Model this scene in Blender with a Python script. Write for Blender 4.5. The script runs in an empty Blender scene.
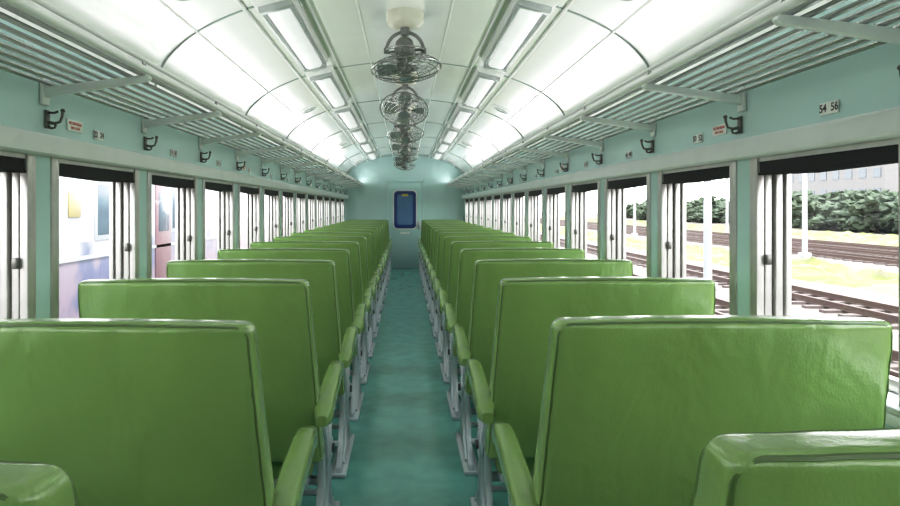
import bpy, bmesh, math, random
from mathutils import Vector, Matrix, noise
random.seed(7)
scene = bpy.context.scene
COL = scene.collection

# ------------------------------------------------------------ materials
def nt(name):
    m = bpy.data.materials.new(name); m.use_nodes = True
    n = m.node_tree; b = n.nodes.get('Principled BSDF')
    return m, n, b

def mat(name, col, rough=0.5, metal=0.0, var=0.06, vscale=6.0, bump=0.0, bscale=60.0, stretch=(1,1,1),
        coat=0.0, emis=0.0, ecol=None, rvar=0.0, bump2=0.0, b2scale=3.0, spec=0.5, col2=None):
    m, n, b = nt(name)
    tc = n.nodes.new('ShaderNodeTexCoord')
    mp = n.nodes.new('ShaderNodeMapping'); mp.inputs['Scale'].default_value = stretch
    n.links.new(tc.outputs['Object'], mp.inputs['Vector'])
    no = n.nodes.new('ShaderNodeTexNoise'); no.inputs['Scale'].default_value = vscale; no.inputs['Detail'].default_value = 5
    n.links.new(mp.outputs[0], no.inputs['Vector'])
    r = n.nodes.new('ShaderNodeValToRGB')
    r.color_ramp.elements[0].position = 0.3; r.color_ramp.elements[1].position = 0.7
    r.color_ramp.elements[0].color = [c*(1-var) for c in col]+[1]
    r.color_ramp.elements[1].color = [min(1, c*(1+var)) for c in col]+[1]
    if col2:
        r.color_ramp.elements[0].position = 0.40; r.color_ramp.elements[1].position = 0.58
        r.color_ramp.elements[0].color = list(col2)+[1]
        e = r.color_ramp.elements.new(0.5); e.color = [c*(1-var) for c in col]+[1]
    n.links.new(no.outputs['Fac'], r.inputs['Fac']); n.links.new(r.outputs['Color'], b.inputs['Base Color'])
    b.inputs['Roughness'].default_value = rough; b.inputs['Metallic'].default_value = metal
    b.inputs['Specular IOR Level'].default_value = spec
    if coat: b.inputs['Coat Weight'].default_value = coat; b.inputs['Coat Roughness'].default_value = 0.12
    if rvar:
        mr = n.nodes.new('ShaderNodeMapRange'); mr.inputs['To Min'].default_value = rough-rvar; mr.inputs['To Max'].default_value = rough+rvar
        n.links.new(no.outputs['Fac'], mr.inputs['Value']); n.links.new(mr.outputs[0], b.inputs['Roughness'])
    last = None
    if bump2:
        n3 = n.nodes.new('ShaderNodeTexNoise'); n3.inputs['Scale'].default_value = b2scale; n3.inputs['Detail'].default_value = 3
        n3.inputs['Distortion'].default_value = 0.6
        n.links.new(mp.outputs[0], n3.inputs['Vector'])
        bb = n.nodes.new('ShaderNodeBump'); bb.inputs['Strength'].default_value = bump2; bb.inputs['Distance'].default_value = 0.05
        n.links.new(n3.outputs['Fac'], bb.inputs['Height']); last = bb
    if bump:
        n2 = n.nodes.new('ShaderNodeTexNoise'); n2.inputs['Scale'].default_value = bscale; n2.inputs['Detail'].default_value = 4
        n.links.new(mp.outputs[0], n2.inputs['Vector'])
        bp = n.nodes.new('ShaderNodeBump'); bp.inputs['Strength'].default_value = bump; bp.inputs['Distance'].default_value = 0.01
        n.links.new(n2.outputs['Fac'], bp.inputs['Height'])
        if last: n.links.new(last.outputs[0], bp.inputs['Normal'])
        last = bp
    if last: n.links.new(last.outputs[0], b.inputs['Normal'])
    if emis:
        b.inputs['Emission Color'].default_value = list(ecol or col)+[1]; b.inputs['Emission Strength'].default_value = emis
    return m

M_LEATHER = mat('green_vinyl', (0.180,0.300,0.088), 0.26, var=0.08, vscale=3, bump=0.12, bscale=200, bump2=0.38, b2scale=5, stretch=(1,1,0.6), coat=0.45)
M_PIPING = mat('green_piping', (0.07,0.13,0.032), 0.4)
M_CAST = mat('cast_grey_metal', (0.55,0.58,0.62), 0.28, 0.35, bump=0.1)
M_DARK = mat('dark_hub', (0.05,0.055,0.06), 0.5)
M_FLOOR = mat('teal_linoleum', (0.115,0.375,0.320), 0.22, var=0.14, vscale=7, bump=0.06, bscale=60, rvar=0.07)
M_TEAL = mat('teal_wall_paint', (0.51,0.70,0.69), 0.26, var=0.03, vscale=2, bump2=0.04, b2scale=2)
M_TEALD = mat('teal_door_paint', (0.46,0.67,0.66), 0.3, var=0.03)
M_CEIL = mat('glossy_ceiling_paint', (0.90,0.92,0.90), 0.10, var=0.015, vscale=1.5, bump2=0.12, b2scale=1.6, coat=0.5)
M_SEAM = mat('ceiling_seam', (0.30,0.36,0.34), 0.4)
M_WHITE = mat('white_enamel', (0.80,0.82,0.80), 0.3, var=0.03)
M_TRUNK = mat('trunking_grey_white', (0.70,0.74,0.73), 0.3, var=0.04)
M_ALU = mat('window_aluminium', (0.52,0.51,0.49), 0.30, 0.45, var=0.10, vscale=12)
M_GROOVE = mat('groove_dark', (0.12,0.105,0.095), 0.6)
M_BLIND = mat('black_blind_fabric', (0.010,0.010,0.014), 0.7, bump=0.3, bscale=150)
M_RACK = mat('rack_steel', (0.40,0.43,0.42), 0.24, 0.65, var=0.05)
M_CHROME = mat('fan_wire', (0.32,0.33,0.32), 0.22, 0.8)
M_FANB = mat('fan_body', (0.22,0.23,0.22), 0.28, 0.5)
M_CREAM = mat('fan_mount_cream', (0.66,0.66,0.56), 0.35)
M_DIFF = mat('lamp_diffuser', (0.74,0.77,0.78), 0.25, emis=0.22, ecol=(1,1,0.98))
M_LAMPM = mat('lamp_frame_grey', (0.46,0.49,0.49), 0.3, 0.3)
M_HOOK = mat('hook_bronze', (0.13,0.13,0.12), 0.35, 0.7)
M_PLATE = mat('plate_white', (0.85,0.86,0.84), 0.4, var=0.01)
M_INK = mat('ink_black', (0.02,0.02,0.02), 0.5)
M_INKR = mat('ink_red', (0.6,0.15,0.1), 0.5)
M_NAVY = mat('navy_rubber', (0.010,0.035,0.17), 0.35)
M_DGLASS = mat('door_glass', (0.10,0.20,0.38), 0.06, var=0.12, vscale=3, coat=0.5)
M_YEL = mat('yellow_sticker', (0.6,0.5,0.08), 0.5)

def glass():
    m, n, b = nt('window_glass')
    n.nodes.remove(b); o = n.nodes['Material Output']
    t = n.nodes.new('ShaderNodeBsdfTransparent'); t.inputs[0].default_value = (0.97,0.98,0.98,1)
    g = n.nodes.new('ShaderNodeBsdfGlossy'); g.inputs['Roughness'].default_value = 0.03
    mx = n.nodes.new('ShaderNodeMixShader'); mx.inputs[0].default_value = 0.05
    n.links.new(t.outputs[0], mx.inputs[1]); n.links.new(g.outputs[0], mx.inputs[2]); n.links.new(mx.outputs[0], o.inputs['Surface'])
    return m
M_GLASS = glass()

# ------------------------------------------------------------ mesh builder
class MB:
    def __init__(s): s.bm = bmesh.new(); s.mats = []
    def mi(s, m):
        if m not in s.mats: s.mats.append(m)
        return s.mats.index(m)
    def add(s, src, m, smooth=True):
        i = s.mi(m)
        for f in src.faces: f.material_index = i; f.smooth = smooth
        me = bpy.data.meshes.new('tmp'); src.to_mesh(me); src.free()
        s.bm.from_mesh(me); bpy.data.meshes.remove(me)
    def box(s, c, size, m, bevel=0.0, seg=2, rot=None, smooth=None):
        b = bmesh.new(); bmesh.ops.create_cube(b, size=1)
        for v in b.verts: v.co = Vector((v.co.x*size[0], v.co.y*size[1], v.co.z*size[2]))
        if bevel: bmesh.ops.bevel(b, geom=b.edges[:], offset=bevel, segments=seg, profile=0.5, affect='EDGES')
        if rot is not None: bmesh.ops.transform(b, matrix=rot.to_4x4(), verts=b.verts)
        bmesh.ops.translate(b, vec=Vector(c), verts=b.verts)
        s.add(b, m, False if smooth is None else smooth)
    def tube(s, pts, r, m, n=8, closed=False, cap=True):
        pts = [Vector(p) for p in pts]; b = bmesh.new(); N = len(pts); rings = []; prev = None
        rr = r if isinstance(r, (list, tuple)) else [r]*N
        for i, p in enumerate(pts):
            if closed: t = pts[(i+1) % N]-pts[i-1]
            else: t = pts[min(i+1, N-1)]-pts[max(i-1, 0)]
            t.normalize()
            if prev is None:
                a = Vector((0,0,1)) if abs(t.z) < 0.9 else Vector((1,0,0)); u = t.cross(a).normalized()
            else: u = (prev-t*prev.dot(t)).normalized()
            prev = u; w = t.cross(u)
            rings.append([b.verts.new(p+(u*math.cos(2*math.pi*k/n)+w*math.sin(2*math.pi*k/n))*rr[i]) for k in range(n)])
        for i in range(N if closed else N-1):
            A = rings[i]; B = rings[(i+1) % N]
            for k in range(n): b.faces.new((A[k], A[(k+1) % n], B[(k+1) % n], B[k]))
        if cap and not closed: b.faces.new(rings[0][::-1]); b.faces.new(rings[-1])
        bmesh.ops.recalc_face_normals(b, faces=b.faces)
        s.add(b, m)
    def prism(s, poly, x0, x1, m, axis='x', bevel=0.0, smooth=False):
        b = bmesh.new()
        def P(a, c, t):
            return (t,a,c) if axis == 'x' else ((a,t,c) if axis == 'y' else (a,c,t))
        A = [b.verts.new(P(p[0],p[1],x0)) for p in poly]; B = [b.verts.new(P(p[0],p[1],x1)) for p in poly]
        b.faces.new(A); b.faces.new(B[::-1]); n = len(poly)
        for i in range(n): b.faces.new((A[i], B[i], B[(i+1) % n], A[(i+1) % n]))
        bmesh.ops.recalc_face_normals(b, faces=b.faces)
        if bevel: bmesh.ops.bevel(b, geom=b.edges[:], offset=bevel, segments=2, profile=0.5, affect='EDGES')
        s.add(b, m, smooth)
    def lathe(s, prof, c, m, n=24, axis='z', rot=None):
        b = bmesh.new(); rings = []
        for r, z in prof:
            rings.append([b.verts.new((r*math.cos(2*math.pi*k/n), r*math.sin(2*math.pi*k/n), z)) for k in range(n)])
        for i in range(len(prof)-1):
            for k in range(n): b.faces.new((rings[i][k], rings[i][(k+1) % n], rings[i+1][(k+1) % n], rings[i+1][k]))
        b.faces.new(rings[0][::-1]); b.faces.new(rings[-1])
        bmesh.ops.remove_doubles(b, verts=b.verts, dist=1e-6)
        bmesh.ops.recalc_face_normals(b, faces=b.faces)
        if axis == 'x': bmesh.ops.rotate(b, cent=(0,0,0), matrix=Matrix.Rotation(math.pi/2, 3, 'Y'), verts=b.verts)
        if rot is not None: bmesh.ops.transform(b, matrix=rot.to_4x4(), verts=b.verts)
        bmesh.ops.translate(b, vec=Vector(c), verts=b.verts)
        s.add(b, m)
    def mesh(s, name):
        me = bpy.data.meshes.new(name); s.bm.to_mesh(me); s.bm.free()
        for m in s.mats: me.materials.append(m)
        try: me.set_sharp_from_angle(angle=math.radians(40))
        except Exception: pass
        return me
def obj(name, me, loc=(0,0,0), rot=(0,0,0), parent=None, scale=(1,1,1)):
    o = bpy.data.objects.new(name, me); o.location = loc; o.rotation_euler = rot; o.scale = scale
    COL.objects.link(o)
    if parent: o.parent = parent
    return o

# ------------------------------------------------------------ dimensions
W = 1.35; TH = 0.12; Y0 = -3.6; Y1 = 14.9
ZS = 0.86; ZT = 1.615; ZC = 1.95; SPR = 2.05; RISE = 0.57
PITCH = 0.91; PW = 0.14
def arch(n=40, w=W):
    pts = []
    for i in range(n+1):
        t = math.pi*i/n
        pts.append((w*math.cos(t), SPR+RISE*math.sin(t)))
    return pts
def ceil_z(x): return SPR+RISE*math.sqrt(max(0, 1-(x/W)**2))

# floor
b = MB(); b.box((0,(Y0+Y1)/2,-0.04), (2*(W+TH), Y1-Y0+0.1, 0.08), M_FLOOR); obj('floor', b.mesh('floor'))

# ceiling
b = MB(); bm = bmesh.new(); prof = arch(48)
ysteps = [Y0+(Y1-Y0)*i/40 for i in range(41)]
grid = [[bm.verts.new((x, y, z)) for (x, z) in prof] for y in ysteps]
for i in range(40):
    for k in range(len(prof)-1): bm.faces.new((grid[i][k], grid[i][k+1], grid[i+1][k+1], grid[i+1][k]))
bmesh.ops.recalc_face_normals(bm, faces=bm.faces)
b.add(bm, M_CEIL); me = b.mesh('ceiling'); ceil = obj('ceiling', me)
sd = ceil.modifiers.new('thick', 'SOLIDIFY'); sd.thickness = 0.03
c0 = min(me.polygons, key=lambda p: abs(p.center.x))
sd.offset = 1 if c0.normal.z > 0 else -1

# ceiling seams
k = 0
y = 3.45-1.82*3
while y < Y1-0.3:
    b = MB(); pts = [(x*0.997, y, z-0.002) for x, z in arch(40)]
    b.tube(pts, 0.0065, M_SEAM, 6); obj('trim_%d' % (k+1), b.mesh('ceiling_seam')); k += 1; y += 1.82
for sx in (-1, 1):
    b = MB(); b.box((sx*0.28, (Y0+Y1)/2, ceil_z(0.28)-0.002), (0.012, Y1-Y0, 0.006), M_WHITE)
    b.box((sx*1.12, (Y0+Y1)/2, ceil_z(1.12)-0.004), (0.012, Y1-Y0, 0.012), M_WHITE)
    obj('trim_%d' % (k+1), b.mesh('ceiling_bead')); k += 1

# side walls, windows
def window_mesh(wd):
    """one window set, centred on y=0 in opening width wd, inner face x=0 growing to +x"""
    b = MB(); h = ZT-ZS; zc = (ZS+ZT)/2
    for s in (-1, 1):
        y = s*(wd/2-0.008)
        b.box((0.06, y, zc), (0.12, 0.016, h), M_GROOVE)
        for xx, ww, pr in ((0.008,0.028,0.034),(0.043,0.026,0.028),(0.078,0.026,0.04),(0.108,0.02,0.05)):
            b.box((xx, s*(wd/2-pr/2-0.001), zc), (ww, pr, h-0.004), M_ALU, 0.003)
        b.box((0.0, s*(wd/2+0.004), zc), (0.012, 0.03, h+0.02), M_ALU, 0.004)
        b.box((0.03, s*(wd/2-0.045), ZS+0.36), (0.022, 0.025, 0.04), M_HOOK, 0.006)
        b.box((0.03, s*(wd/2-0.045), ZS+0.09), (0.022, 0.025, 0.03), M_HOOK, 0.006)
    b.box((0.06, 0, ZT-0.012), (0.118, wd-0.01, 0.02), M_ALU)
    b.box((0.095, 0, ZS+0.03), (0.03, wd-0.06, 0.05), M_ALU, 0.004)
    b.box((0.095, 0, ZT-0.045), (0.03, wd-0.06, 0.04), M_ALU, 0.004)
    b.box((0.035, 0, ZS+0.008), (0.13, wd+0.0, 0.018), M_TRUNK, 0.005)
    b.tube([(0.035, -wd/2+0.03, ZT-0.04), (0.035, wd/2-0.03, ZT-0.04)], 0.028, M_BLIND, 14)
    n = 12
    bm2 = bmesh.new(); top = []; bot = []
    for i in range(n+1):
        t = i/n; yy = (t-0.5)*(wd-0.05); sag = 0.009*math.sin(math.pi*t)+0.003*math.sin(9*t)
        top.append(bm2.verts.new((0.006, yy, ZT-0.004))); bot.append(bm2.verts.new((0.002+0.004*math.sin(7*t), yy, ZT-0.066-sag)))
    for i in range(n): bm2.faces.new((top[i], top[i+1], bot[i+1], bot[i]))
    b.add(bm2, M_BLIND)
    b.tube([(0.004, -wd/2+0.02, ZT-0.068), (0.004, 0, ZT-0.077), (0.004, wd/2-0.02, ZT-0.068)], 0.006, M_BLIND, 6)
    bg = bmesh.new(); vs = [bg.verts.new(p) for p in ((0.1,-wd/2+0.03,ZS+0.04),(0.1,wd/2-0.03,ZS+0.04),(0.1,wd/2-0.03,ZT-0.04),(0.1,-wd/2+0.03,ZT-0.04))]
    bg.faces.new(vs); b.add(bg, M_GLASS, False)
    return b.mesh('window')
WM = window_mesh(PITCH-PW)
wn = 0
pill = {}
for side, name, first in ((1,'right',2.55),(-1,'left',2.385)):
    b = MB(); xc = side*(W+TH/2); L = Y1-Y0; yc = (Y0+Y1)/2
    b.box((xc, yc, ZS/2), (TH, L, ZS), M_TEAL)
    b.box((xc, yc, (ZT+SPR+0.02)/2), (TH, L, SPR+0.02-ZT), M_TEAL)
    ps = []
    y = first
    while y-PITCH > Y0+0.2: y -= PITCH
    while y < Y1-0.1: ps.append(y); y += PITCH
    for p in ps: b.box((xc, p, (ZS+ZT)/2), (TH, PW, ZT-ZS), M_TEAL)
    a0 = Y0; a1 = ps[0]-PITCH+PW/2
    if a1 > a0: b.box((xc, (a0+a1)/2, (ZS+ZT)/2), (TH, a1-a0, ZT-ZS), M_TEAL)
    a0 = ps[-1]+PW/2; b.box((xc, (a0+Y1)/2, (ZS+ZT)/2), (TH, Y1-a0, ZT-ZS), M_TEAL)
    obj('wall_'+name, b.mesh('wall_'+name)); pill[side] = ps
    cs = [ps[0]-PITCH/2]+[ (ps[i]+ps[i+1])/2 for i in range(len(ps)-1)]
    for c in cs:
        if c-PITCH/2 < Y0-0.05: continue
        wn += 1
        obj('window_%d' % wn, WM, (side*W, c, 0), (0, 0, 0 if side == 1 else math.pi))
    b = MB()
    zb, zt2 = ZT-0.005, ZT+0.075
    poly = [(W, zb), (W-0.02, zb), (W-0.032, zb+0.010), (W-0.032, zt2-0.012), (W-0.024, zt2), (W, zt2)]
    poly = [(side*p[0], p[1]) for p in poly]
    b.prism(poly, Y0, Y1, M_TRUNK, axis='y')
    obj('trim_%d' % (k+1), b.mesh('window_header_rail')); k += 1
    b = MB()
    b.box((side*(W-0.015), yc, ZS-0.02), (0.03, L, 0.035), M_TRUNK, 0.008)
    obj('trim_%d' % (k+1), b.mesh('sill_rail')); k += 1
    b = MB(); b.box((side*(W-0.008), yc, 0.05), (0.016, L, 0.1), M_TRUNK, 0.004)
    obj('baseboard_'+name, b.mesh('baseboard'))
def endwall(name, y, th):
    b = MB(); pts = [(W+TH, 0), (W+TH, SPR)]+[(x*1.02, z+0.02) for x, z in arch(40)[1:-1]]+[(-W-TH, SPR), (-W-TH, 0)]
    b.prism(pts, y, y+th, M_TEAL, axis='y'); return obj(name, b.mesh(name))
endwall('wall_back', Y1, 0.08); endwall('wall_front', Y0-0.08, 0.08)

def rrect(cx, cz, w, h, r, n=6):
    out = []
    for (sx, sz, a0) in ((1,1,0),(-1,1,90),(-1,-1,180),(1,-1,270)):
        for i in range(n+1):
            a = math.radians(a0+90*i/n); out.append((cx+sx*(w/2-r)+r*math.cos(a), cz+sz*(h/2-r)+r*math.sin(a)))
    return out
def door(name, y, face):
    root = bpy.data.objects.new(name, None); COL.objects.link(root); root.location = (0, y, 0)
    f = face
    b = MB(); b.box((0, f*0.012, 1.0), (0.78, 0.024, 2.0), M_TEALD, 0.004)
    obj('leaf', b.mesh('door_leaf'), parent=root)
    b = MB()
    for s in (-1,1): b.box((s*0.415, f*0.02, 1.02), (0.05, 0.04, 2.04), M_TEAL, 0.006)
    b.box((0, f*0.02, 2.03), (0.88, 0.04, 0.06), M_TEAL, 0.006)
    obj('frame', b.mesh('door_frame'), parent=root)
    b = MB()
    b.prism(rrect(0,1.36,0.56,0.92,0.10), f*0.024, f*0.034, M_WHITE, axis='y')
    b.prism(rrect(0,1.36,0.51,0.87,0.09), f*0.034, f*0.044, M_NAVY, axis='y')
    b.prism(rrect(0,1.36,0.36,0.70,0.05), f*0.044, f*0.047, M_DGLASS, axis='y')
    b.box((0, f*0.049, 1.70), (0.14,0.004,0.05), M_YEL)
    obj('vision_panel', b.mesh('door_window'), parent=root)
    b = MB(); b.box((0, f*0.027, 0.82), (0.22,0.006,0.05), M_PLATE); b.box((0.33, f*0.05, 1.0), (0.03,0.03,0.16), M_ALU, 0.006)
    b.box((0.33, f*0.03, 1.0), (0.05,0.012,0.2), M_ALU, 0.004)
    obj('handle', b.mesh('door_handle'), parent=root)
door('door_1', Y1, -1); door('door_2', Y0, 1)
b = MB()
for sx in (-1,1): b.box((sx*0.62, Y1-0.004, 1.25), (0.012, 0.008, 2.5), M_TEALD)
b.box((0, Y1-0.004, 2.12), (2.6, 0.008, 0.012), M_TEALD)
obj('trim_%d' % (k+1), b.mesh('end_wall_seams')); k += 1

# ------------------------------------------------------------ seat
def seat_mesh():
    s = MB()
    H0, H1 = 0.40, 1.15
    bm = bmesh.new(); bmesh.ops.create_cube(bm, size=1)
    for v in bm.verts: v.co = Vector((v.co.x*0.84, (v.co.y+0.5)*0.10, H0+(v.co.z+0.5)*(H1-H0)))
    bmesh.ops.bevel(bm, geom=bm.edges[:], offset=0.024, segments=5, profile=0.5, affect='EDGES')
    for i in range(1, 24):
        bmesh.ops.bisect_plane(bm, geom=bm.verts[:]+bm.edges[:]+bm.faces[:], plane_co=(-0.42+0.84*i/24,0,0), plane_no=(1,0,0))
    for i in range(1, 20):
        bmesh.ops.bisect_plane(bm, geom=bm.verts[:]+bm.edges[:]+bm.faces[:], plane_co=(0,0,H0+(H1-H0)*i/20), plane_no=(0,0,1))
    def warp(p):
        u = max(-1, min(1, p[0]/0.42)); t = (H1-p[2])/(H1-H0); t = max(0, min(1, t))
        x = p[0]*(0.975+0.09*t)
        yy = p[1]*(0.85+0.45*t)
        puff = 0.012*(1-u**4)*(1-(2*t-1)**4)
        if p[1] < 0.03: yy -= puff
        elif p[1] > 0.07: yy += puff*1.8
        z = p[2]-0.006*u*u*(1-t)
        nz = noise.noise(Vector((p[0]*5, 3.1, p[2]*4)))*0.004
        # upholstery puckers pulling in from the seams
        edge = abs(u)**6
        nz += edge*0.0022*math.sin(p[2]*70+3*noise.noise(Vector((p[0]*3, 0, p[2]*6))))
        nz += (1-t)**5*0.0018*math.sin(p[0]*62)
        yy += (H1-p[2])*0.20 + nz
        return Vector((x, yy, z))
    for v in bm.verts: v.co = warp(v.co)
    s.add(bm, M_LEATHER)
    def pl(y):
        P = []; e = 0.022
        x0, x1, z0, z1 = -0.42+e*0.35, 0.42-e*0.35, H0+0.03, H1-e*0.35
        for i in range(21): P.append((x0, y, z0+(z1-0.03-z0)*i/20))
        for i in range(1,5): a = math.pi-math.pi/2*i/5; P.append((x0+0.03+0.03*math.cos(a), y, z1-0.03+0.03*math.sin(a)))
        for i in range(25): P.append((x0+0.03+(x1-x0-0.06)*i/24, y, z1))
        for i in range(1,5): a = math.pi/2-math.pi/2*i/5; P.append((x1-0.03+0.03*math.cos(a), y, z1-0.03+0.03*math.sin(a)))
        for i in range(21): P.append((x1, y, z1-0.03-(z1-0.03-z0)*i/20))
        return P
    s.tube([warp(p) for p in pl(0.0085)], 0.0042, M_PIPING, 6)
    s.tube([warp(p) for p in pl(0.0915)], 0.0042, M_PIPING, 6)
    bm = bmesh.new(); bmesh.ops.create_cube(bm, size=1)
    for v in bm.verts: v.co = Vector((v.co.x*0.80, 0.20+(v.co.y+0.5)*0.50, 0.31+(v.co.z+0.5)*0.15))
    bmesh.ops.bevel(bm, geom=bm.edges[:], offset=0.04, segments=4, profile=0.5, affect='EDGES')
    for i in range(1, 10):
        bmesh.ops.bisect_plane(bm, geom=bm.verts[:]+bm.edges[:]+bm.faces[:], plane_co=(-0.4+0.8*i/10,0,0), plane_no=(1,0,0))
        bmesh.ops.bisect_plane(bm, geom=bm.verts[:]+bm.edges[:]+bm.faces[:], plane_co=(0,0.2+0.05*i,0), plane_no=(0,1,0))
    for v in bm.verts:
        if v.co.z > 0.42:
            u = v.co.x/0.4; w = (v.co.y-0.45)/0.25
            v.co.z += 0.02*(1-u**4)*(1-w**4) - 0.01*math.exp(-(v.co.x/0.02)**2)
    s.add(bm, M_LEATHER)
    s.box((0,0.45,0.295), (0.76,0.46,0.035), M_CAST, 0.008)
    for sx in (-1, 1):
        n = 12; bm = bmesh.new(); rings = []
        xc = sx*0.455
        for i in range(n+1):
            t = i/n; y = 0.05+0.60*t; z = 0.605+0.075*math.sin(t*math.pi*0.5)+(-0.035*max(0,(t-0.8)/0.2)**2)
            hw = 0.037*(1-0.15*t); hh = 0.038
            e = min(t, 1-t)/0.07
            if e < 1: f = 0.55+0.45*math.sqrt(max(0, 1-(1-e)**2)); hw *= f; hh *= f
            ring = []
            for q in range(16):
                a = 2*math.pi*q/16; ca, sa = math.cos(a), math.sin(a)
                ring.append(bm.verts.new((xc+hw*math.copysign(abs(ca)**0.5, ca), y, z+hh*math.copysign(abs(sa)**0.55, sa))))
            rings.append(ring)
        for i in range(n):
            for q in range(16): bm.faces.new((rings[i][q], rings[i][(q+1)%16], rings[i+1][(q+1)%16], rings[i+1][q]))
        bm.faces.new(rings[0]); bm.faces.new(rings[-1][::-1])
        bmesh.ops.recalc_face_normals(bm, faces=bm.faces)
        s.add(bm, M_LEATHER)
        poly = [(0.13,0.575),(0.20,0.51),(0.255,0.45),(0.27,0.36),(0.26,0.26),(0.22,0.16),(0.16,0.09),(0.09,0.055),(0.08,0.0),
                (0.66,0.0),(0.655,0.05),(0.58,0.08),(0.52,0.13),(0.47,0.21),(0.445,0.30),(0.45,0.39),(0.49,0.49),(0.57,0.575),(0.60,0.645),(0.50,0.65),(0.30,0.625)]
        a, c = sorted((sx*0.410, sx*0.438))
        s.prism(poly, a, c, M_CAST, bevel=0.006)
        rib = [(0.19,0.56),(0.30,0.45),(0.335,0.34),(0.33,0.22),(0.27,0.11),(0.17,0.045)]
        s.tube([(sx*0.440, p[0], p[1]) for p in rib], 0.012, M_CAST, 8)
        rib = [(0.56,0.62),(0.43,0.46),(0.39,0.34),(0.41,0.22),(0.48,0.11),(0.59,0.045)]
        s.tube([(sx*0.440, p[0], p[1]) for p in rib], 0.012, M_CAST, 8)
        s.lathe([(0.0,-0.012),(0.055,-0.012),(0.058,0.004),(0.045,0.014),(0.0,0.016)], (sx*0.445,0.36,0.39), M_CAST, axis='x')
        s.lathe([(0.0,-0.012),(0.02,-0.012),(0.02,0.012),(0.0,0.012)], (sx*0.458,0.36,0.39), M_DARK, 12, axis='x')
        s.box((sx*0.42,0.37,0.012), (0.085,0.60,0.024), M_CAST, 0.008)
        s.box((sx*0.415,0.20,0.52), (0.02,0.05,0.20), M_DARK, 0.005)
    s.tube([(-0.42,0.14,0.16),(0.42,0.14,0.16)], 0.016, M_CAST, 8)
    s.tube([(-0.42,0.58,0.10),(0.42,0.58,0.10)], 0.016, M_CAST, 8)
    s.tube([(-0.42,0.36,0.25),(0.42,0.36,0.25)], 0.022, M_CAST, 8)
    return s.mesh('train_seat')
SM = seat_mesh()
for i in range(-3, 16):
    obj('train_seat', SM, (0.775, 0.65+0.885*i+(0.06 if i == 0 else 0), 0))
    obj('train_seat', SM, (-0.795, 0.60+0.89*i+(0.02 if i == 0 else 0), 0), scale=(1.05,1,1))

# ------------------------------------------------------------ luggage racks
WI = W-0.002
for side in (-1, 1):
    root = bpy.data.objects.new('luggage_rack', None); COL.objects.link(root)
    b = MB(); yc = (Y0+Y1)/2; L = Y1-Y0-0.02
    X0, X1, Z0, Z1 = 1.335, 0.965, 1.875, 1.925
    nb = 8
    for i in range(nb):
        t = (i+0.35)/nb; x = X0+(X1-X0)*t; z = Z0+(Z1-Z0)*t
        b.tube([(side*x, Y0+0.01, z), (side*x, Y1-0.01, z)], 0.0085, M_RACK, 8)
    b.tube([(side*X1, Y0+0.01, Z1+0.004), (side*X1, Y1-0.01, Z1+0.004)], 0.014, M_WHITE, 10)
    b.tube([(side*(X1+0.012), Y0+0.01, Z1+0.045), (side*(X1+0.012), Y1-0.01, Z1+0.045)], 0.009, M_WHITE, 10)
    obj('bars', b.mesh('rack_bars'), parent=root)
    b = MB()
    for p in pill[side]:
        poly = [(side*WI, 1.825), (side*(W-0.03), 1.832), (side*(X1-0.01), 1.888), (side*(X1-0.02), 1.90), (side*(X1-0.01), 1.912), (side*WI, 1.865)]
        b.prism(poly, p-0.013, p+0.013, M_TRUNK, axis='y', bevel=0.003)
        b.box((side*(WI-0.006), p, 1.85), (0.012, 0.05, 0.10), M_TRUNK, 0.004)
        b.tube([(side*(X1), p, Z1), (side*(X1+0.012), p, Z1+0.045)], 0.006, M_RACK, 6)
    obj('brackets', b.mesh('rack_brackets'), parent=root)
    # added trough behind the rack's front rail, holding an invented ceiling fill light
    b = MB(); xt = side*1.03; zt = 1.955
    b.box((xt, yc, zt), (0.06, L, 0.006), M_WHITE)
    for q in (-1,1): b.box((xt+q*0.028, yc, zt+0.010), (0.005, L, 0.022), M_WHITE)
    obj('added_fill_trough', b.mesh('added_fill_trough'), parent=root)
    al = bpy.data.lights.new('added_fill_light', 'AREA'); al.shape = 'RECTANGLE'; al.size = 0.040; al.size_y = L-0.1
    al.energy = 31; al.color = (1.0,0.985,0.97)
    ao = bpy.data.objects.new('added_fill_light', al); COL.objects.link(ao); ao.location = (xt, yc, zt+0.026); ao.rotation_euler = (0, side*math.radians(134), 0)
    ao.parent = root

# ------------------------------------------------------------ coat hooks and plates
b = MB()
b.box((-0.004,0,0), (0.008,0.028,0.07), M_HOOK, 0.003)
b.tube([(-0.004,0,-0.01),(-0.03,0,-0.016),(-0.052,0,-0.010),(-0.060,0,0.012),(-0.061,0,0.030)], [0.007,0.006,0.005,0.005,0.006], M_HOOK, 8)
b.tube([(-0.004,0,-0.022),(-0.018,0,-0.034),(-0.032,0,-0.032),(-0.036,0,-0.020)], [0.006,0.005,0.004,0.005], M_HOOK, 8)
b.tube([(-0.004,0,0.026),(-0.03,0,0.024),(-0.045,0,0.030)], [0.005,0.004,0.005], M_HOOK, 8)
b.lathe([(0,-0.008),(0.006,-0.006),(0.009,0),(0.006,0.006),(0,0.008)], (-0.062,0,0.032), M_HOOK, 10)
HM = b.mesh('coat_hook')
for side in (-1, 1):
    for p in pill[side]:
        obj('coat_hook', HM, (side*WI, p+0.02, 1.750), (0,0,0 if side == 1 else math.pi))
b = MB(); b.box((-0.002,0,0), (0.004,0.085,0.040), M_PLATE, 0.001); PM = b.mesh('seat_number_plate')
b = MB(); b.box((-0.002,0,0), (0.004,0.12,0.045), M_PLATE, 0.001); SMH = b.mesh('notice_plate')
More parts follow.
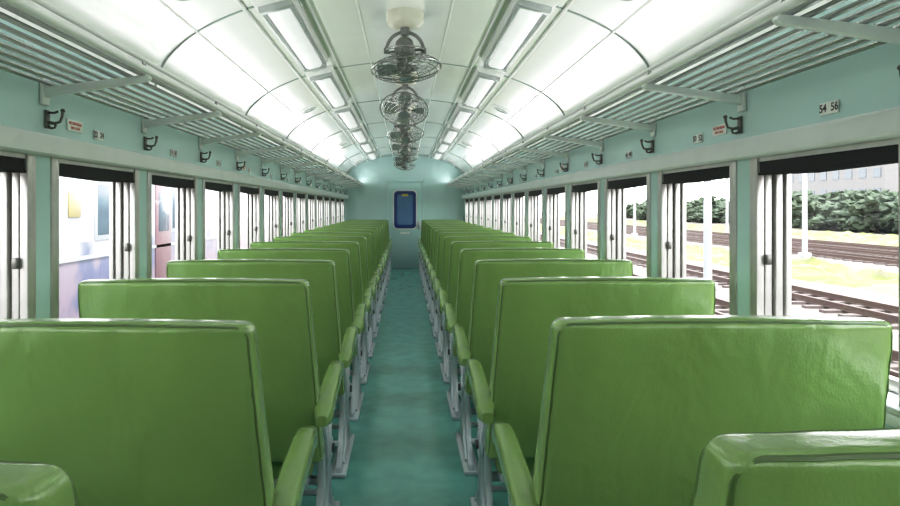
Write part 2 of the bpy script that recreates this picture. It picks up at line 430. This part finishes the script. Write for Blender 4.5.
def txt(body, size, m, parent, off=(0,0)):
    c = bpy.data.curves.new('text', 'FONT'); c.body = body; c.size = size; c.align_x = 'CENTER'; c.align_y = 'CENTER'
    c.extrude = 0.0003; c.offset = 0.0006; c.materials.append(m)
    o = bpy.data.objects.new('lettering', c); COL.objects.link(o); o.parent = parent
    o.matrix_local = Matrix(((0,0,-1,-0.0048),(-1,0,0,off[0]),(0,1,0,off[1]),(0,0,0,1)))
num = {1: 54, -1: 26}
for side in (-1, 1):
    y = 2.03 if side == 1 else 1.90
    j = 0
    while y < Y1-0.5:
        o = obj('seat_number_plate', PM, (side*WI, y, 1.735), (0,0,0 if side == 1 else math.pi))
        if y < 8: txt('%d  %d' % (num[side]-4*j*(1), num[side]-4*j+2), 0.036, M_INK, o)
        if j % 3 == 1:
            o = obj('notice_plate', SMH, (side*WI, y-0.2, 1.75), (0,0,0 if side == 1 else math.pi))
            txt('NO SMOKING', 0.016, M_INKR, o, (0, 0.008)); txt('KEEP CLEAR', 0.013, M_INKR, o, (0,-0.010))
        y += PITCH; j += 1

# ------------------------------------------------------------ ceiling lamps
def lamp_mesh():
    b = MB(); L = 1.50
    poly = [(-0.115,0.0),(-0.115,-0.03),(-0.095,-0.055),(0.095,-0.055),(0.115,-0.03),(0.115,0.0)]
    b.prism(poly, -L/2, L/2, M_WHITE, axis='y', bevel=0.003)
    poly = [(-0.062,-0.054),(-0.060,-0.072),(-0.04,-0.084),(0.04,-0.084),(0.060,-0.072),(0.062,-0.054)]
    b.prism(poly, -L/2+0.05, L/2-0.05, M_DIFF, axis='y')
    for s in (-1,1):
        b.box((s*0.078,0,-0.068), (0.020,L-0.02,0.026), M_LAMPM, 0.003)
        b.box((0,s*(L/2-0.025),-0.072), (0.18,0.05,0.036), M_LAMPM, 0.005)
        b.box((0,s*(L/2+0.08),-0.012), (0.10,0.16,0.022), M_TRUNK, 0.004)
    return b.mesh('ceiling_lamp')
LM = lamp_mesh()
for side in (-1,1):
    for i in range(-3, 6):
        x = 0.70; slope = math.atan((RISE/W)*(x/W)/math.sqrt(1-(x/W)**2))
        obj('ceiling_lamp', LM, (side*x, 4.1+1.82*i, ceil_z(x)+0.006), (0, side*slope, 0))
    for xx in (0.545, 0.86):
        b = MB(); z = ceil_z(xx)-0.011
        b.tube([(side*xx, Y0+0.02, z), (side*xx, Y1-0.02, z)], 0.010, M_WHITE, 8)
        obj('conduit_pipe', b.mesh('conduit_pipe'))

b = MB()
b.lathe([(0,0),(0.10,0),(0.10,-0.012),(0.085,-0.02),(0.02,-0.02),(0,-0.02)], (0,0,0), M_WHITE)
for r in (0.035,0.055,0.075): b.tube([(r*math.cos(2*math.pi*q/24), r*math.sin(2*math.pi*q/24), -0.021) for q in range(24)], 0.004, M_SEAM, 6, closed=True)
VM = b.mesh('ceiling_vent')
for i in range(-1, 5):
    for side in (-1,1):
        x = 1.0; slope = math.atan((RISE/W)*(x/W)/math.sqrt(1-(x/W)**2))
        obj('ceiling_vent', VM, (side*x, 6.6+3.64*(i-1), ceil_z(x)+0.002), (0, side*slope, 0))

# ------------------------------------------------------------ fans
def fan_base_mesh():
    b = MB()
    b.lathe([(0,0.03),(0.115,0.03),(0.115,-0.035),(0.10,-0.06),(0.06,-0.075),(0,-0.075)], (0,0,0), M_CREAM, 28)
    b.lathe([(0,-0.07),(0.03,-0.07),(0.026,-0.12),(0,-0.12)], (0,0,0), M_FANB, 16)
    pts = [(0.115*math.cos(a), 0, -0.215+0.115*math.sin(a)) for a in [math.pi*q/16 for q in range(17)]]
    b.tube(pts, 0.011, M_FANB, 8)
    pts = [(0.115*math.cos(a), 0.115*math.sin(a), -0.215) for a in [2*math.pi*q/24 for q in range(24)]]
    b.tube(pts, 0.008, M_CHROME, 8, closed=True)
    for s in (-1,1): b.lathe([(0,-0.015),(0.02,-0.015),(0.02,0.015),(0,0.015)], (s*0.115,0,-0.215), M_FANB, 12, axis='x')
    return b.mesh('mount')
def fan_head_mesh():
    b = MB()
    b.lathe([(0,0.085),(0.03,0.08),(0.052,0.06),(0.062,0.02),(0.062,-0.03),(0.045,-0.05),(0.02,-0.055),(0,-0.055)], (0,0,0), M_FANB, 24)
    for q in range(10):
        a = 2*math.pi*q/10; b.box((0.063*math.cos(a),0.063*math.sin(a),-0.005), (0.006,0.006,0.05), M_CHROME)
    b.tube([(-0.115,0,0),(0.115,0,0)], 0.008, M_CHROME, 8)
    R = 0.215; zc = -0.115
    def pz(r, s): return zc+s*0.062*(max(0,1-(r/R)**2.2))**0.55
    for s in (-1,1):
        for r in (0.05,0.085,0.12,0.15,0.175,0.197):
            b.tube([(r*math.cos(2*math.pi*q/32), r*math.sin(2*math.pi*q/32), pz(r,s)) for q in range(32)], 0.0021, M_CHROME, 4, closed=True)
        for q in range(16):
            a = 2*math.pi*q/16
            b.tube([(r*math.cos(a), r*math.sin(a), pz(r,s)) for r in (0.03,0.08,0.12,0.16,0.19,0.205,R)], 0.0023, M_CHROME, 4)
    b.tube([(R*math.cos(2*math.pi*q/40), R*math.sin(2*math.pi*q/40), zc) for q in range(40)], 0.005, M_CHROME, 6, closed=True)
    b.lathe([(0,-0.008),(0.045,-0.006),(0.045,0.003),(0,0.003)], (0,0,pz(0.03,-1)), M_RACK, 20)
    b.lathe([(0,-0.03),(0.03,-0.025),(0.035,0.02),(0,0.025)], (0,0,zc), M_FANB, 16)
    for q in range(4):
        a0 = 2*math.pi*q/4; bm = bmesh.new(); rows = []
        for i in range(7):
            r = 0.03+0.15*i/6; wd = 0.25+0.55*math.sin(math.pi*(0.12+0.7*i/6)); row = []
            for j in range(5):
                a = a0+(j/4-0.5)*wd*1.1; row.append(bm.verts.new((r*math.cos(a), r*math.sin(a), zc+(j/4-0.5)*0.045*(1-0.3*i/6))))
            rows.append(row)
        for i in range(6):
            for j in range(4): bm.faces.new((rows[i][j], rows[i][j+1], rows[i+1][j+1], rows[i+1][j]))
        b.add(bm, M_RACK)
    return b.mesh('head')
FB = fan_base_mesh(); FH = fan_head_mesh()
tilts = [8, -5, 10, -6, -34, -18, -30, -10, -25]
for i in range(-3, 6):
    root = bpy.data.objects.new('ceiling_fan', None); COL.objects.link(root); root.location = (0, 3.95+1.82*i, ceil_z(0)-0.02)
    obj('mount', FB, parent=root)
    h = obj('head', FH, (0,0,-0.215), (math.radians(tilts[i+3]), math.radians(5 if i % 2 else -4), 0), parent=root)

# ------------------------------------------------------------ exterior
GZ = -1.0
M_GRAVEL = mat('ballast_gravel', (0.122,0.100,0.092), 0.95, var=0.35, vscale=1.6, bump=0.6, bscale=8)
M_GRASS = mat('weedy_grass', (0.105,0.130,0.028), 0.95, var=0.30, vscale=1.1, bump=0.5, bscale=6, stretch=(1,0.5,1), col2=(0.125,0.105,0.075))
M_RAIL = mat('rail_steel', (0.075,0.045,0.038), 0.5, 0.3)
M_SLEEPER = mat('sleeper', (0.085,0.065,0.06), 0.9, var=0.2)
M_LEAF = mat('foliage', (0.034,0.048,0.027), 0.9, var=0.5, vscale=2, bump=0.8, bscale=5)
M_BARK = mat('bark', (0.09,0.07,0.05), 0.9)
M_MAST = mat('mast_paint', (0.28,0.29,0.30), 0.6)
M_BLD = mat('building_render', (0.19,0.18,0.175), 0.9, var=0.05, vscale=1)
M_BWIN = mat('building_window', (0.07,0.09,0.11), 0.2)
M_TRED = mat('train_door_mauve', (0.13,0.075,0.085), 0.4)
M_TYEL = mat('train_panel_yellow', (0.26,0.21,0.10), 0.4)
b = MB(); b.box((10,60,GZ-0.3), (400,500,0.2), M_GRAVEL); obj('rail_yard_ground', b.mesh('ground'))
def ridge(name, x0, x1, m, amp, y0=-30, y1=150):
    bm = bmesh.new(); nx = 22; ny = 420; g = []
    for j in range(ny+1):
        y = y0+(y1-y0)*j/ny; row = []
        ex = 0.8*noise.noise(Vector((y*0.25, x0, 0)))
        for i in range(nx+1):
            x = x0+ex+(x1-x0)*i/nx; e = math.sin(math.pi*i/nx)
            h = amp*e*noise.noise(Vector((x*1.3, y*0.9, 0)))+0.22*e*abs(noise.noise(Vector((x*3, y*2.5, 5))))+0.12*e*noise.noise(Vector((x*7, y*7, 2)))
            row.append(bm.verts.new((x, y, GZ-0.22+0.16*min(1, e*3)+h)))
        g.append(row)
    for j in range(ny):
        for i in range(nx): bm.faces.new((g[j][i], g[j][i+1], g[j+1][i+1], g[j+1][i]))
    bb = MB(); bb.add(bm, m); return obj(name, bb.mesh(name))
ridge('grass_strip', 14.2, 19.3, M_GRASS, 0.4); ridge('grass_strip', 32, 43, M_GRASS, 0.5)
bm_t = MB()
for s in (-1,1):
    bm_t.box((s*0.5335,55,0.0), (0.13,190,0.02), M_RAIL); bm_t.box((s*0.5335,55,0.06), (0.02,190,0.12), M_RAIL); bm_t.box((s*0.5335,55,0.13), (0.07,190,0.04), M_RAIL)
for i in range(260): bm_t.box((0,-38+0.7*i,-0.06), (2.1,0.22,0.12), M_SLEEPER)
TM = bm_t.mesh('railway_track')
for x in (3.9, 7.7, 11.4, 22.5, 26, 29.5): obj('railway_track', TM, (x, 0, GZ-0.13))
obj('railway_track', TM, (-5.9, 0, GZ-0.13))

def tree_mesh(seed):
    rnd = random.Random(seed); b = MB()
    b.tube([(0,0,0),(0.05,0.03,1.2),(0,0.1,2.4),(0.1,0,3.4)], [0.2,0.16,0.12,0.06], M_BARK, 8)
    for q in range(24):
        bm = bmesh.new(); r = rnd.uniform(0.45,1.0); bmesh.ops.create_icosphere(bm, subdivisions=3, radius=r)
        c = Vector((rnd.uniform(-2.2,2.2), rnd.uniform(-2.2,2.2), rnd.uniform(0.6,3.9)))
        for v in bm.verts: v.co = v.co*(1+0.6*noise.noise(v.co*2.2+c*3)+0.6*noise.noise(v.co*7+c))+c
        b.add(bm, M_LEAF)
    return b.mesh('tree')
TRS = [tree_mesh(s) for s in (1,2,3)]
for i in range(80):
    s = random.uniform(0.7,1.3)
    obj('tree', TRS[i % 3], (random.uniform(47,58), -5+2.0*i+random.uniform(-1,1), GZ-0.2), (0,0,random.uniform(0,6)), scale=(s*1.2,s*1.3,s*0.8))
for i in range(14):
    s = random.uniform(0.9,1.4)
    obj('tree', TRS[i % 3], (random.uniform(-24,-20), 5+6*i, GZ-0.2), (0,0,random.uniform(0,6)), scale=(s,s,s))
b = MB()
b.tube([(0,0,0),(0,0,8.5)], [0.13,0.09], M_MAST, 12); b.box((0,0,0.1), (0.45,0.45,0.3), M_MAST, 0.03)
b.tube([(0,0,6.8),(-2.6,0,7.2)], 0.04, M_MAST, 6); b.tube([(0,0,7.8),(-2.6,0,7.2)], 0.03, M_MAST, 6); b.tube([(0,0,6.0),(-2.2,0,6.4)], 0.03, M_MAST, 6)
MM = b.mesh('catenary_mast')
for x, y in ((9.6,20.3),(9.6,42),(9.6,64),(20.8,33.3),(20.8,58),(20.8,80),(31.2,39),(31.2,62)):
    obj('catenary_mast', MM, (x,y,GZ-0.2))
def building(loc, sx, sy, h):
    b = MB(); b.box((0,0,h/2), (sx,sy,h), M_BLD); b.box((0,0,h+0.2), (sx+0.4,sy+0.4,0.4), M_MAST)
    for fl in range(int(h//3)):
        n = int(sy//3)
        for q in range(n): b.box((-sx/2-0.02, -sy/2+1.5+q*3, 1.7+3*fl), (0.1,1.5,1.4), M_BWIN)
    obj('station_building', b.mesh('building'), loc)
building((72,60,GZ-0.2), 12, 30, 9); building((75,105,GZ-0.2), 12, 26, 15); building((70,25,GZ-0.2), 10, 18, 8); building((90,140,GZ-0.2), 12, 22, 19)

def livery():
    m, n, b = nt('train_livery')
    tc = n.nodes.new('ShaderNodeTexCoord'); sep = n.nodes.new('ShaderNodeSeparateXYZ'); n.links.new(tc.outputs['Object'], sep.inputs[0])
    r = n.nodes.new('ShaderNodeValToRGB'); r.color_ramp.interpolation = 'CONSTANT'
    mr = n.nodes.new('ShaderNodeMapRange'); mr.inputs['From Min'].default_value = 0; mr.inputs['From Max'].default_value = 4
    n.links.new(sep.outputs['Z'], mr.inputs['Value']); n.links.new(mr.outputs[0], r.inputs['Fac'])
    e = r.color_ramp.elements; e[0].color = (0.10,0.09,0.13,1); e[1].position = 0.15; e[1].color = (0.16,0.125,0.155,1)
    x = e.new(0.42); x.color = (0.24,0.235,0.245,1)
    no = n.nodes.new('ShaderNodeTexNoise'); no.inputs['Scale'].default_value = 1.3; no.inputs['Detail'].default_value = 3
    n.links.new(tc.outputs['Object'], no.inputs['Vector'])
    r2 = n.nodes.new('ShaderNodeValToRGB'); r2.color_ramp.elements[0].position = 0.46; r2.color_ramp.elements[1].position = 0.58
    n.links.new(no.outputs['Fac'], r2.inputs['Fac'])
    lt = n.nodes.new('ShaderNodeMath'); lt.operation = 'LESS_THAN'; lt.inputs[1].default_value = 1.9; n.links.new(sep.outputs['Z'], lt.inputs[0])
    mu = n.nodes.new('ShaderNodeMath'); mu.operation = 'MULTIPLY'; n.links.new(r2.outputs['Color'], mu.inputs[0]); n.links.new(lt.outputs[0], mu.inputs[1])
    mx = n.nodes.new('ShaderNodeMix'); mx.data_type = 'RGBA'; n.links.new(mu.outputs[0], mx.inputs['Factor'])
    n.links.new(r.outputs['Color'], mx.inputs[6]); mx.inputs[7].default_value = (0.070,0.075,0.13,1)
    n.links.new(mx.outputs[2], b.inputs['Base Color']); b.inputs['Roughness'].default_value = 0.35
    return m
M_LIV = livery()
b = MB()
prof = [(-1.4,0.75),(-1.4,3.0),(-1.3,3.3),(-1.0,3.55),(-0.4,3.68),(0.4,3.68),(1.0,3.55),(1.3,3.3),(1.4,3.0),(1.4,0.75)]
b.prism(prof, 0, 40, M_LIV, axis='y')
for q in range(13):
    b.box((1.40, 2.9+q*3.0, 2.35), (0.03,1.5,0.75), M_BWIN, 0.01); b.box((1.40, 2.9+q*3.0, 2.35), (0.02,1.65,0.9), M_MAST, 0.005)
for yy in (4.7, 16.7, 28.7): b.box((1.405, yy, 1.85), (0.03,0.75,1.9), M_TRED, 0.01); b.box((1.42, yy, 2.3), (0.02,0.5,0.7), M_BWIN, 0.005)
b.box((1.405, 1.5, 2.42), (0.03,0.32,0.34), M_TYEL, 0.01)
b.box((1.41, 20, 1.68), (0.02,40,0.05), M_MAST)
for q in (3,7,17,24,34,38):
    b.box((0,q,0.55), (2.0,2.2,0.4), M_GROOVE, 0.03)
    for w in (-0.8,0.8):
        for s in (-1,1): b.lathe([(0,-0.06),(0.42,-0.06),(0.42,0.06),(0,0.06)], (s*0.55,q+w,0.44), M_RAIL, 20, axis='x')
obj('passenger_train', b.mesh('passenger_train'), (-5.9, 7.2, GZ+0.03))

# ------------------------------------------------------------ light
w = bpy.data.worlds.new('sky'); scene.world = w; w.use_nodes = True; n = w.node_tree
bg = n.nodes['Background']
tc = n.nodes.new('ShaderNodeTexCoord'); sep = n.nodes.new('ShaderNodeSeparateXYZ'); n.links.new(tc.outputs['Generated'], sep.inputs[0])
r = n.nodes.new('ShaderNodeValToRGB'); r.color_ramp.elements[0].color = (1,0.985,0.98,1); r.color_ramp.elements[1].color = (0.80,0.88,0.96,1)
r.color_ramp.elements[0].position = 0.05; r.color_ramp.elements[1].position = 0.7
n.links.new(sep.outputs['Z'], r.inputs['Fac']); n.links.new(r.outputs['Color'], bg.inputs['Color'])
bg.inputs['Strength'].default_value = 4.3
sl = bpy.data.lights.new('sun', 'SUN'); sl.energy = 7; sl.angle = math.radians(6); sl.color = (1,0.97,0.93)
so = bpy.data.objects.new('sun', sl); COL.objects.link(so)
d = Vector((-0.36, 0.10, -0.93)).normalized(); so.rotation_euler = d.to_track_quat('-Z','Y').to_euler()

# ------------------------------------------------------------ camera
cam = bpy.data.cameras.new('camera'); co = bpy.data.objects.new('camera', cam); COL.objects.link(co)
co.location = (0,0,1.42); co.rotation_euler = (math.pi/2,0,0)
cam.sensor_width = 36; cam.lens = 25.6; cam.shift_x = 0.05; cam.shift_y = -0.051; cam.clip_start = 0.02; cam.clip_end = 600
scene.camera = co
vs = scene.view_settings
vs.view_transform = 'Standard'; vs.look = 'None'; vs.exposure = 1.05
vs.use_curve_mapping = True
cm = vs.curve_mapping; cm.white_level = (6,6,6)
c = cm.curves[3]
c.points[0].location = (0,0); c.points[1].location = (1,1)
for p in ((0.02,0.085),(0.04,0.20),(0.083,0.42),(0.167,0.64),(0.33,0.80),(0.6,0.94)): c.points.new(*p)
cm.update()
